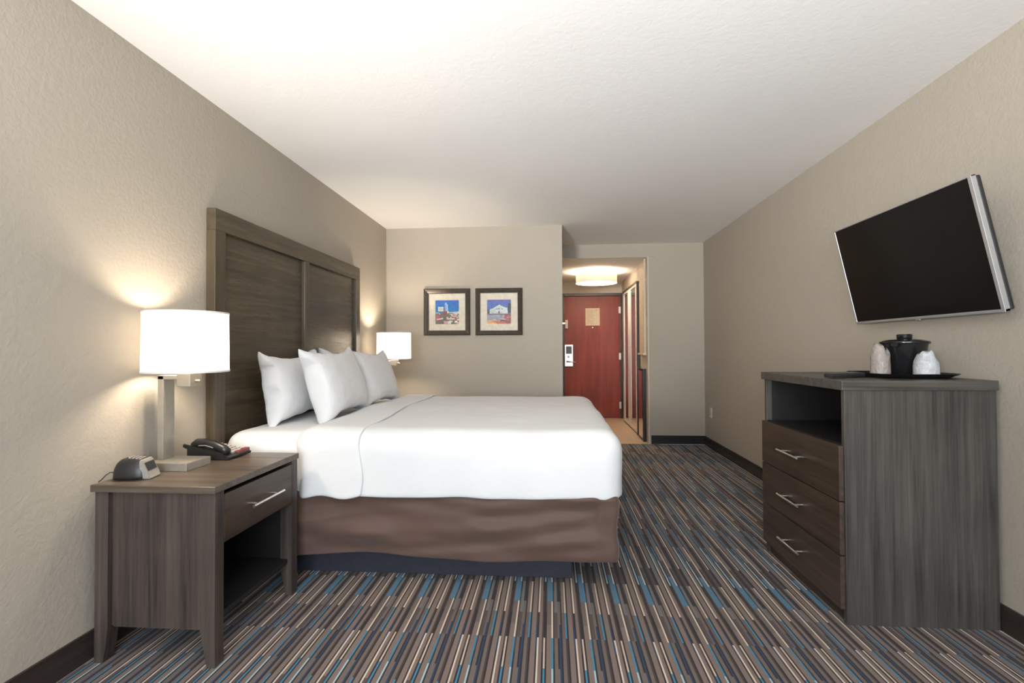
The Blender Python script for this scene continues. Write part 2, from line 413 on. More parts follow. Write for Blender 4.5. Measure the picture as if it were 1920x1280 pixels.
# ------------------------------------------------------------------ headboard
h = thing('headboard', 'tall grey-brown wooden two-panel headboard fixed to the left wall behind the bed', 'headboard', (XL, 2.435, 0.25))
L, TH, HT = 1.946, 0.05, 1.632
b = NB(); box(b, .002, TH, 0, .085, 0, HT - .11, .003); obj('stile', b, M['head_v'], h)
b = NB(); box(b, .002, TH, L - .085, L, 0, HT - .11, .003); obj('stile', b, M['head_v'], h)
b = NB(); box(b, .002, TH - .001, .94, 1.006, .09, HT - .11, .003); obj('mullion', b, M['head_v'], h)
b = NB(); box(b, .002, TH, 0, L, HT - .11, HT, .003); obj('rail', b, M['head_y'], h)
b = NB(); box(b, .002, TH, .085, L - .085, 0, .09, .003); obj('rail', b, M['head_y'], h)
b = NB(); box(b, .004, .026, .085, .94, .09, HT - .11); obj('panel', b, M['head_y'], h)
b = NB(); box(b, .004, .026, 1.006, L - .085, .09, HT - .11); obj('panel', b, M['head_y'], h)

# ------------------------------------------------------------------ bed
def shell(x0, x1, y0, y1, z0, z1, r, step=.035, sides='yYxX', disp=None, xcut=0.0):
    """open-bottomed rounded box as one cloth-like sheet"""
    bm = NB(); mp = {}
    def P(p):
        k = tuple(round(c, 5) for c in p)
        if k not in mp:
            q = Vector(p); inn = Vector((min(max(q.x, x0 + r), x1 - r), min(max(q.y, y0 + r), y1 - r), min(q.z, z1 - r)))
            dlt = q - inn
            if dlt.length > 1e-6: q2 = inn + dlt.normalized() * r
            else: q2 = q
            nrm = dlt.normalized() if dlt.length > 1e-6 else Vector((0, 0, 1))
            if disp: q2 = disp(q2, nrm)
            mp[k] = bm.verts.new(q2)
        return mp[k]
    def lin(a, c):
        n = max(2, int(round((c - a) / step))); return [a + (c - a) * i / n for i in range(n + 1)]
    def grid(A, B, f):
        for i in range(len(A) - 1):
            for j in range(len(B) - 1):
                bm.faces.new((P(f(A[i], B[j])), P(f(A[i + 1], B[j])), P(f(A[i + 1], B[j + 1])), P(f(A[i], B[j + 1]))))
    Xs, Ys, Zs = lin(x0, x1 - xcut), lin(y0, y1), lin(z0, z1)
    grid(Xs, Ys, lambda a, c: (a, c, z1))
    if 'y' in sides: grid(Xs, Zs, lambda a, c: (a, y0, c))
    if 'Y' in sides: grid(Xs, Zs, lambda a, c: (a, y1, c))
    if 'x' in sides: grid(Ys, Zs, lambda a, c: (x0, a, c))
    if 'X' in sides: grid(Ys, Zs, lambda a, c: (x1, a, c))
    return bm
def solid(o, th, sub=1):
    m = o.modifiers.new('thick', 'SOLIDIFY'); m.thickness = th; m.offset = -1
    if sub: s = o.modifiers.new('sub', 'SUBSURF'); s.levels = sub; s.render_levels = sub
    return o
BX0, BX1, BY0, BY1 = -1.688, .315, 2.475, 4.375
bed = thing('bed', 'king bed with brown skirt and white sheeted mattress against the left wall', 'bed', (0, 0, 0))
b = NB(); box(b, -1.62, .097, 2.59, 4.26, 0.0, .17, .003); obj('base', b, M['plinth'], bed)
b = NB(); box(b, BX0, BX1 - .03, BY0 + .03, BY1 - .03, .175, .44, .03); obj('box_spring', b, M['boxspring'], bed)
def skirt_disp(q, n):
    if abs(n.z) > .9: return q
    s = q.x if abs(n.y) > abs(n.x) else q.y + 3
    tz = (q.z - .13) / .33
    if abs(n.y) > .5:
        bz = .125 + .022 * math.exp(-((q.x + .92) / .30) ** 2) - .004 * math.exp(-((q.x + .25) / .3) ** 2) + .013 * min(1, max(0, (q.x + .3) / .6)) - .010 * math.exp(-((q.x + 1.5) / .2) ** 2)
    else: bz = .14
    z = bz + tz * (.455 - bz)
    w = .026 * noise.noise(Vector((s * 1.6 + z * 2.6, z * 9.0 + s * .8, 1.3))) + .022 * noise.noise(Vector((s * 2.4 - z * 5, z * 15.0 - s, 4.1))) + .007 * noise.noise(Vector((s * 8, z * 18, 2)))
    e = 1.0 if -1.6 < q.x < .22 else .45
    return Vector((q.x, q.y, z)) + Vector((n.x, n.y, 0)) * (w * e + .004)
o = obj('bed_skirt', shell(BX0, BX1, BY0 - .012, BY1 + .012, .13, .46, .02, .022, 'yYX', skirt_disp), M['skirt'], bed, smooth=True); solid(o, .006, 2)
def sheet_disp(q, n):
    w = .004 * noise.noise(q * 4.0) + .0025 * noise.noise(q * 11.0)
    if q.z < .62 and n.y < -.3: w += .006 * math.sin(q.x * 30) * (.62 - q.z) / .2
    q = q + n * w
    if q.z < .46: q.z += .008 * noise.noise(Vector((q.x * 5, q.y * 5, 0)))
    q.z += .010 * (1 - abs(q.y - 3.42) / .98) if n.z > .5 else 0
    return q
o = obj('mattress', shell(BX0, BX1 - .02, BY0 - .006, BY1 + .006, .435, .738, .085, .03, 'yYxX', sheet_disp), M['sheet'], bed, smooth=True); solid(o, .012, 1)

# duvet: turned down near the pillows, hanging over both sides and the foot
def duv(seed, flare, amp):
    def f(q, n):
        w = amp * noise.noise(q * 2.6 + Vector((seed, 0, 0))) + amp * .5 * noise.noise(q * 7 + Vector((seed, 5, 0)))
        side = max(0, (.62 - q.z) / .19)
        if abs(n.z) < .6:
            s = q.x if abs(n.y) > abs(n.x) else q.y
            w += flare * side + .005 * side * math.sin(s * 17 + 2 * math.sin(s * 4.3 + seed))
        q = q + n * w
        if q.z < .5:
            s = q.x if abs(n.y) > abs(n.x) else q.y
            q.z += (.5 - q.z) / .07 * (.007 * noise.noise(Vector((s * 3.1, seed, 0))) + .004 * math.sin(s * 11))
        if n.z > .5: q.z += .012 * (1 - abs(q.y - 3.42) / .98)
        return q
    return f
dv = thing('duvet', 'white duvet spread over the bed and turned down at the pillows', 'duvet', (0, 0, 0))
o = obj('cover', shell(-1.235, .345, BY0 - .026, BY1 + .026, .432, .756, .105, .03, 'yYxX', duv(1.7, .004, .006)), M['sheet'], dv, smooth=True); solid(o, .012, 1)
def fold_disp(q, n):
    f = duv(8.1, .006, .005)(q, n)
    t_ = (q.y - 2.45) / 1.93
    f.x += -.07 * t_ * (1 if q.x > -1.1 else 0.35) + .012 * math.sin(q.z * 16 + q.y * 5)
    if q.z < .5 and n.y < -.4: f.z += .010 * math.sin(q.x * 26)
    return f
o = obj('turned_down_edge', shell(-1.30, -.83, BY0 - .038, BY1 + .034, .428, .768, .10, .025, 'yYx', fold_disp, xcut=.11), M['sheet'], dv, smooth=True); solid(o, .016, 2)

# pillows
def pillow_bm(w, hgt, th, seed, ear=.19, slump=.12):
    bm = NB(); nu, nv = 34, 26; top = {}; bot = {}
    for i in range(nu + 1):
        for j in range(nv + 1):
            u = -1 + 2 * i / nu; v = -1 + 2 * j / nv
            u = math.sin(u * PI / 2) * .5 + u * .5; v = math.sin(v * PI / 2) * .5 + v * .5
            e = max(0, (1 - abs(u) ** 2.6)) * max(0, (1 - abs(v) ** 2.6))
            z = th / 2 * e ** .42 * (1 - slump * v)
            x = u * w / 2 * (1 - ear * (1 - v * v) * abs(u) ** 3); y = v * hgt / 2 * (1 - ear * 1.1 * (1 - u * u) * abs(v) ** 3)
            edge = max(abs(u), abs(v)) ** 4
            p = Vector((u * 2.2, v * 2.2, seed))
            wr = (.007 * noise.noise(p * 2.6) + .004 * noise.noise(p * 6)) * (.4 + edge)
            ex = .020 * noise.noise(Vector((u * 3, v * 3, seed + 9))) * edge + .007 * noise.noise(Vector((u * 9, v * 9, seed + 4))) * edge
            x += ex * (1 if abs(u) > .8 else .3); y += ex
            cf = (abs(u) * abs(v)) ** 6; x += math.copysign(.012 * cf, u); y += math.copysign(.014 * cf, v)
            on = i in (0, nu) or j in (0, nv)
            t0 = bm.verts.new((x, y, (z + wr) if not on else wr)); top[i, j] = t0
            bot[i, j] = t0 if on else bm.verts.new((x, y, -z * .9 + wr * .5))
    for i in range(nu):
        for j in range(nv):
            bm.faces.new((top[i, j], top[i + 1, j], top[i + 1, j + 1], top[i, j + 1]))
            q = (bot[i, j], bot[i, j + 1], bot[i + 1, j + 1], bot[i + 1, j])
            if len(set(q)) == 4: 
                try: bm.faces.new(q)
                except ValueError: pass
    return bm
def pillow(label, yc, xb, xt, z0, w, hgt, th, seed, yaw=0.0, roll=0.0):
    """stands on its long edge at z0, leaning from xb (bottom) back to xt (top)"""
    o = obj('pillow', pillow_bm(w, hgt, th, seed), M['pillow'], None, smooth=True)
    m = o.modifiers.new('sub', 'SUBSURF'); m.levels = 1; m.render_levels = 1
    tag(o, label, 'pillow', 'white bed pillows')
    dx = xt - xb; dz = math.sqrt(max(.01, hgt * hgt - dx * dx))
    yv = Vector((dx, 0, dz)).normalized(); xv = Vector((0, 1, 0)); zv = xv.cross(yv)
    R = Matrix((xv, yv, zv)).transposed()
    R = Matrix.Rotation(yaw, 3, 'Z') @ R @ Matrix.Rotation(roll, 3, 'Z')
    o.matrix_world = Matrix.Translation(Vector(((xb + xt) / 2, yc, z0 + dz / 2))) @ R.to_4x4()
    return o
pillow('white pillow leaning on the headboard nearest the bedside lamp and telephone', 3.005, -1.535, -1.605, .735, .71, .42, .20, 1.0, 0.03, .02)
pillow('white pillow against far half of headboard, mostly hidden behind the front two', 3.76, -1.535, -1.605, .735, .71, .43, .20, 6.0, -0.02, -.02)
pillow('middle white pillow, the nearer of the two standing in front at the turned-down edge', 3.06, -1.265, -1.395, .745, .70, .44, .21, 11.0, 0.0, .02)
pillow('white front pillow in front of the far lamp, farthest from the telephone', 3.735, -1.265, -1.40, .745, .68, .43, .19, 17.0, -.03, -.02)

# ------------------------------------------------------------------ nightstands
def nightstand(label, y0):
    n = thing('nightstand', label, 'nightstand', (XL, y0, 0), group='bedside nightstands')
    W, D, HT_ = .60, .515, .66    # along y, along x, height; local x from the wall
    xb, xf = .045, D
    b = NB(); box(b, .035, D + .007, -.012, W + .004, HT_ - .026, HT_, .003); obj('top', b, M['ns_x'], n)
    for yy in (0.0, W - .05):
        for back in (True, False):
            b = NB(); zt = HT_ - .026
            if back: pts = [(xb, zt), (xb, 0), (xb + .034, 0), (xb + .046, .07), (xb + .052, .13), (xb + .052, zt)]
            else: pts = [(xf, zt), (xf, .13), (xf + .002, 0), (xf - .030, 0), (xf - .044, .07), (xf - .056, .13), (xf - .056, zt)]
            prism(b, pts, yy, yy + .05); obj('leg', b, M['ns_v'], n)
    for yy in (.012, W - .034):
        b = NB(); box(b, xb + .066, xf - .054, yy, yy + .022, .13, HT_ - .026); box(b, xb + .05, xb + .07, yy + .008, yy + .016, .13, HT_ - .026); obj('side_panel', b, M['ns_v'], n)
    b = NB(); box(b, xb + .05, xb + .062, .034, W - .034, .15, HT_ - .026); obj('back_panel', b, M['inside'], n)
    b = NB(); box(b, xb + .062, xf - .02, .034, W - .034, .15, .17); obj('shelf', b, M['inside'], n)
    b = NB(); box(b, xb + .07, xf - .06, W - .040, W - .033, .17, .425); obj('shelf_shade_sheet', b, M['inside'], n)  # thin dark sheet painting the shade on the inner side
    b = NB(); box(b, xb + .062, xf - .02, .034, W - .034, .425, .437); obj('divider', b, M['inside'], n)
    b = NB(); box(b, xf - .018, xf + .001, .053, W - .053, .437, .617, .003); box(b, xb + .12, xf - .018, .06, W - .06, .44, .60); dr = obj('drawer', b, M['drawer'], n)
    b = NB(); yc = W / 2; tube(b, [(xf + .036, yc - .115, .532), (xf + .036, yc + .115, .532)], .006, 12)
    for s in (-.075, .075): tube(b, [(xf, yc + s, .532), (xf + .036, yc + s, .532)], .005, 10)
    obj('handle', b, M['chrome'], dr, smooth=True, angle=40, label='chrome bar handle'); return n
nightstand('dark brown nightstand in the foreground with one drawer holding lamp and telephone', 1.772)
nightstand('dark nightstand under the far lamp, almost hidden behind the bed', 4.43)

# ------------------------------------------------------------------ bedside lamps
def lamp(label, x, y, z):
    g = thing('bedside_lamp', label, 'lamp', (x, y, z), group='bedside lamps')
    R = .161
    b = NB(); box(b, -.125, .055, -.07, .08, 0, .033, .002); obj('base', b, M['nickel'], g)
    b = NB(); box(b, -.118, -.092, -.015, .05, .033, .39, .0015); obj('post', b, M['nickel'], g)
    b = NB(); box(b, -.118, -.03, -.015, .05, .375, .392, .0015); obj('arm', b, M['nickel'], g)
    b = NB(); box(b, -.03, .03, -.018, .052, .345, .40, .002); lathe(b, [(0, .40), (.016, .40), (.016, .455), (0, .455)], 0, .017, 20); s = obj('socket', b, M['nickel'], g)
    b = NB(); tube(b, [(.03, .017, .367), (.05, .017, .367)], .006, 12); obj('switch', b, M['nickel'], s)
    b = NB(); lathe(b, [(R, .405), (R * .985, .66)], 0, 0, 72); sh = obj('shade', b, M['shade'], g, smooth=True)
    for zz, rr in ((.405, R), (.654, R * .985)):
        b = NB(); lathe(b, [(rr - .0015, zz), (rr + .002, zz), (rr + .002, zz + .007), (rr - .0015, zz + .007), (rr - .0015, zz)], 0, 0, 72)
        obj('shade_trim', b, M['white_trim'], sh, smooth=True, angle=40)
    b = NB(); tube(b, [(0, .017, .455), (0, .005, .475)], .004, 8)
    for k in range(3):
        a = k * 2 * PI / 3 + .4; tube(b, [(0, 0, .475), (R * .97 * math.cos(a), R * .97 * math.sin(a), .475)], .002, 6)
    obj('spider', b, M['steel'], sh)
    b = NB(); lathe(b, [(0, .478), (.014, .478), (.02, .51), (.029, .54), (.02, .566), (0, .574)], 0, 0, 24); obj('bulb', b, M['bulb'], g, smooth=True)
    return g
LAMP_Z = .66
lampA = lamp('bedside lamp with lit white drum shade on the foreground nightstand', -1.553, 2.05, LAMP_Z)
lampB = lamp('farther lit bedside lamp between the pillows and the framed pictures', -1.497, 4.73, LAMP_Z)

# ------------------------------------------------------------------ telephone
p = thing('telephone', 'black desk telephone with pale keys beside the lamp base on the nightstand', 'telephone', (-1.562, 2.272, LAMP_Z), rotz=-.06); p.scale = (.95, .95, .95)
b = NB(); prism(b, [(-.10, 0.004), (.115, 0.004), (.118, .014), (.105, .020), (-.09, .055), (-.10, .05)], -.082, .085); prism(b, [(-.088, .045), (.085, .015), (.085, .032), (-.088, .064)], -.078, -.026); obj('body', b, M['black_plastic'], p)
b = NB()
def slope(x): return .020 + (.105 - x) / .195 * .035
tube(b, [(-.088, -.054, .062), (-.065, -.054, .074), (-.02, -.054, .077), (.03, -.054, .066), (.072, -.054, .049), (.096, -.054, .035)], [.018, .023, .020, .019, .021, .017], 12)
hs = obj('handset', b, M['black_plastic'], p, smooth=True)
b = NB(); tube(b, [(-.045, -.0735, .066), (-.01, -.0735, .067), (.03, -.0725, .057)], .003, 6); obj('handset_trim', b, M['silver_plastic'], hs)
b = NB()
for i in range(7):
    for j in range(4):
        x = -.072 + i * .024; y = -.012 + j * .0235
        box(b, x, x + .017, y, y + .017, slope(x) - .004, slope(x + .017) + .009, .002)
obj('keypad', b, M['key'], p, label='pale keypad buttons')
b = NB(); box(b, .085, .112, .045, .083, .016, .034, .003); box(b, .085, .112, .002, .038, .016, .030, .003); obj('speed_keys', b, M['red_key'], p, label='dull red keys')
b = NB(); pts = []
for k in range(90):
    t_ = k / 89; a = t_ * 2 * PI * 15; c = Vector((-.10 - .05 * math.sin(t_ * PI), -.052 + .02 * t_, .045 + .012 * math.sin(t_ * PI))); pts.append(c + Vector((0, .007 * math.cos(a), .007 * math.sin(a))))
tube(b, pts, .0025, 5); obj('cord', b, M['cord'], p)

# ------------------------------------------------------------------ clock radio
k_ = thing('alarm_clock', 'small domed black clock radio with silver face at front of the nightstand', 'clock', (-1.628, 1.872, LAMP_Z), rotz=.22)
b = NB(); n1, n2 = 32, 18
rows = []
for j in range(n2 + 1):
    ph = j / n2 * PI / 2; rr = math.cos(ph) ** .75; zz = math.sin(ph) ** .85
    row_ = []
    for i in range(n1):
        a = 2 * PI * i / n1; ca, sa = math.cos(a), math.sin(a)
        sx = math.copysign(abs(ca) ** .75, ca); sy = math.copysign(abs(sa) ** .8, sa)
        x = .095 * sx * rr; 
        zt = .088 * zz * (1 - .10 * x / .1)
        if x > .055: x = .055 + (x - .055) * .7
        row_.append(b.verts.new((x, .055 * sy * rr, .004 + zt)))
    rows.append(row_)
for j in range(n2):
    for i in range(n1): b.faces.new((rows[j][i], rows[j][(i + 1) % n1], rows[j + 1][(i + 1) % n1], rows[j + 1][i]))
b.faces.new(rows[0][::-1])
bmesh.ops.remove_doubles(b, verts=b.verts[:], dist=1e-5)
obj('body', b, M['grey_plastic'], k_, smooth=True)
b = NB(); prism(b, [(.040, .002), (.097, .002), (.088, .020), (.058, .080), (.044, .086)], -.046, .050); bmesh.ops.bevel(b, geom=b.edges[:], offset=.004, segments=2, affect='EDGES'); fc = obj('face', b, M['silver_plastic'], k_, label='silver sloping face')
b = NB(); prism(b, [(.0805, .036), (.0825, .038), (.066, .072), (.0635, .070)], -.034, .038); obj('display', b, M['grey_plastic'], fc)
b = NB()
for i in range(4): box(b, -.02 + i * .016, -.010 + i * .016, -.022, .026, .085 - i * .0005, .096 - i * .002, .002)
obj('button', b, M['silver_plastic'], k_); k_.scale = (.76, .82, .88)
b = NB(); tube(b, [(-.088, -.012, .03), (-.105, -.02, .032), (-.118, -.03, .022), (-.124, -.05, .008), (-.122, -.075, .004)], .0025, 6); obj('cord', b, M['cord'], k_)

# ------------------------------------------------------------------ dresser
DX, DY0, DY1, DZ = 1.225, 2.235, 3.03, 1.02
d = thing('dresser', 'tall grey-stained wooden dresser with three drawers and open shelf by the right wall', 'dresser', (XR - .016, DY0, 0))
fx_ = DX - (XR - .016)     # front, local x
W = DY1 - DY0
b = NB(); box(b, fx_ - .015, -.003, -.012, W + .012, .979, DZ, .003); obj('top', b, M['wood_x'], d)
for yy in (0, W - .022):
    b = NB(); box(b, fx_, -.004, yy, yy + .022, 0, .979, .0015); obj('side_panel', b, M['wood_v'], d)
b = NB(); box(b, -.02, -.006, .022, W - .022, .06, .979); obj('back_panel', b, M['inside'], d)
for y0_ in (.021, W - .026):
    b = NB(); box(b, fx_ + .03, -.02, y0_, y0_ + .005, .748, .979); obj('shelf_shade_sheet', b, M['inside'], d)  # dark sheets over the side panels stand in for shade in the open shelf
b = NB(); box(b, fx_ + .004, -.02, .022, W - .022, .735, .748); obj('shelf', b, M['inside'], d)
b = NB(); box(b, fx_ + .015, fx_ + .035, .022, W - .022, 0, .075); obj('plinth', b, M['drawer'], d)
for z0, z1 in ((.513, .744), (.287, .508), (.062, .282)):
    b = NB(); box(b, fx_ - .020, fx_ - .001, .006, W - .006, z0, z1, .002); box(b, fx_ + .001, -.06, .03, W - .03, z0 + .012, z1 - .02); dr = obj('drawer', b, M['drawer'], d)
    zc = (z0 + z1) / 2 + .0; yc = W / 2 + .012
    b = NB(); tube(b, [(fx_ - .056, yc - .11, zc), (fx_ - .056, yc + .11, zc)], .0055, 12)
    for s in (-.075, .075): tube(b, [(fx_ - .02, yc + s, zc), (fx_ - .056, yc + s, zc)], .0045, 10)
    obj('handle', b, M['chrome'], dr, smooth=True, angle=40, label='chrome bar handle')
b = NB(); box(b, fx_ + .07, fx_ + .085, W - .14, W - .10, .968, .979); obj('bracket', b, M['steel'], d)

# ------------------------------------------------------------------ tray, bucket, cups, remote
TX, TY, TZ = 1.632, 2.515, DZ
tr = thing('serving_tray', 'black tray under the ice bucket on the dresser', 'tray', (TX, TY, TZ))
def rrect(hx, hy, r, n=8):
    pts = []
    for cx, cy, a0 in ((hx - r, hy - r, 0), (-hx + r, hy - r, PI / 2), (-hx + r, -hy + r, PI), (hx - r, -hy + r, 1.5 * PI)):
        for i in range(n + 1): a = a0 + PI / 2 * i / n; pts.append((cx + r * math.cos(a), cy + r * math.sin(a)))
    return pts
b = NB(); rings = []
for hx, hy, z in ((.145, .155, .001), (.15, .16, .004), (.172, .182, .021), (.176, .186, .021), (.170, .180, .016), (.15, .16, .006), (.145, .155, .005)):
    rings.append([b.verts.new((x, y, z)) for x, y in rrect(hx, hy, .07 * hx / .176 + .02)])
for A, B in zip(rings, rings[1:]):
    for i in range(len(A)): b.faces.new((A[i], A[(i + 1) % len(A)], B[(i + 1) % len(B)], B[i]))
b.faces.new(rings[0]); b.faces.new(rings[-1][::-1]); obj('tray_body', b, M['tray'], tr, smooth=True, angle=35)
ib = thing('ice_bucket', 'glossy black ice bucket with lid standing on the tray', 'bucket', (1.66, 2.525, TZ + .006))
b = NB(); lathe(b, [(0, 0), (.062, 0), (.066, .004), (.090, .148), (.084, .148), (.060, .010), (0, .010)], 0, 0, 48); obj('body', b, M['bucket'], ib, smooth=True, angle=40)
b = NB(); lathe(b, [(0, .150), (.095, .148), (.098, .153), (.096, .160), (.070, .168), (0, .172)], 0, 0, 48); ld = obj('lid', b, M['bucket'], ib, smooth=True, angle=50)
b = NB(); lathe(b, [(0, .168), (.026, .168), (.030, .174), (.031, .190), (.028, .194), (0, .194)], 0, 0, 32); obj('knob', b, M['bucket'], ld, smooth=True, angle=40)
b = NB(); prism(b, [(-.012, .137), (.012, .137), (.016, .151), (-.016, .151)], -.118, -.088)
for v in b.verts: v.co = Matrix.Rotation(-.9, 3, 'Z') @ v.co
obj('spout', b, M['bucket'], ib)
def cup(label, x, y, hgt, r0, r1, seed, m, lean):
    c_ = thing('wrapped_cup', label, 'cup', (x, y, TZ + .0075), group='plastic wrapped cups')
    b = NB(); lathe(b, [(0, .0), (r0 * .9, 0), (r1 * .86, hgt * .8), (r1 * .82, hgt * .8), (r0 * .84, .004), (0, .004)], 0, 0, 24); obj('cup', b, M['outlet'], c_, smooth=True, angle=40)
    b = NB(); rings = []; N = 26
    for j in range(13):
        t_ = j / 12; z = .0005 + hgt * t_; R_ = (r0 * (1 - t_) + r1 * t_) * (1.05 if t_ < .72 else 1.05 - (t_ - .72) / .28 * .42) + .003
        rg = []
        for i in range(N):
            a = 2 * PI * i / N; k = 1 + (.11 * t_ + .02) * noise.noise(Vector((math.cos(a) * 1.6, math.sin(a) * 1.6, t_ * 3 + seed)))
            zz = z + (.03 * hgt / .09 * noise.noise(Vector((math.cos(a) * 1.3, math.sin(a) * 1.3, seed + 20))) if j > 9 else 0) + (lean * math.cos(a + 2.4) * (.022 if j > 10 else 0))
            rg.append(b.verts.new((R_ * k * math.cos(a), R_ * k * math.sin(a), zz)))
        rings.append(rg)
    for A, B in zip(rings, rings[1:]):
        for i in range(N): b.faces.new((A[i], A[(i + 1) % N], B[(i + 1) % N], B[i]))
    b.faces.new(rings[-1]); o = obj('wrapper', b, m, c_, smooth=True, label='crinkled clear plastic wrapper')
    return c_
cup('wrapped plastic cup in front of the ice bucket on its right', 1.668, 2.40, .092, .044, .040, 3.0, M['wrap'], 1.0)
cup('taller warm-toned wrapped cup tucked left of the ice bucket', 1.535, 2.50, .128, .036, .034, 9.0, M['wrap2'], .6)
rc = thing('remote_control', 'dark remote control lying at dresser front edge against the tray rim', 'remote', (1.345, 2.445, DZ), rotz=0.42)
b = NB(); box(b, -.105, .105, -.023, .023, .003, .022, .006); obj('body', b, M['grey_plastic'], rc, smooth=True, angle=40)
b = NB()
for i in range(7):
    for j in range(3): box(b, -.06 + i * .02, -.048 + i * .02, -.015 + j * .011, -.008 + j * .011, .021, .0245, .001)
obj('buttons', b, M['outlet_dim'], rc)

# ------------------------------------------------------------------ television
TW, THT = .97, .556
tv = thing('television', 'flat black television tilted down on the right wall above the dresser', 'television', (1.714, 2.608, 1.566))
Rm = Matrix.Rotation(0, 3, 'Z')
tilt = .221
# local frame: x = out of the back (towards the wall), y along the wall, z up; top leans into the room
tv.rotation_euler = (0, -tilt, 0)
y0_, y1_ = -TW / 2, TW / 2
b = NB(); box(b, .001, .014, y0_ + .016, y1_ - .006, -THT / 2 + .012, THT / 2 - .006, .001); obj('screen', b, M['screen'], tv)
b = NB()
box(b, -.003, .018, y0_, y0_ + .017, -THT / 2, THT / 2, .002); box(b, -.002, .018, y1_ - .007, y1_, -THT / 2, THT / 2, .002)
box(b, -.002, .018, y0_, y1_, THT / 2 - .007, THT / 2, .002); box(b, -.002, .018, y0_, y1_, -THT / 2, -THT / 2 + .013, .002)
bz_ = obj('bezel', b, M['tv_side'], tv, label='silver bezel')
b = NB(); box(b, .0, .008, -.014, .014, -THT / 2 - .006, -THT / 2 + .001, .002); obj('logo_bump', b, M['tv_side'], bz_)
b = NB(); box(b, .018, .040, y0_ + .004, y1_ - .004, -THT / 2 + .004, THT / 2 - .004, .008); obj('back_cover', b, M['tv_back'], tv)
b = NB(); box(b, .038, .062, -.11, .11, -.12, .12, .003); obj('wall_mount', b, M['tv_back'], tv)
b = NB()
M_ = Matrix.Rotation(tilt, 3, 'Y')
box(b, .06, .125, -.10, .10, -.11, -.02, .003)
box(b, .06, .150, -.05, .05, -.02, .10, .003, rot=None)
for v in b.verts:
    w_ = Matrix.Rotation(-tilt, 3, 'Y') @ v.co
    if w_.x > XR - 1.714 - .001:
        w_.x = XR - 1.714 - .001; v.co = Matrix.Rotation(tilt, 3, 'Y') @ w_
obj('mount_arm', b, M['tv_back'], tv)

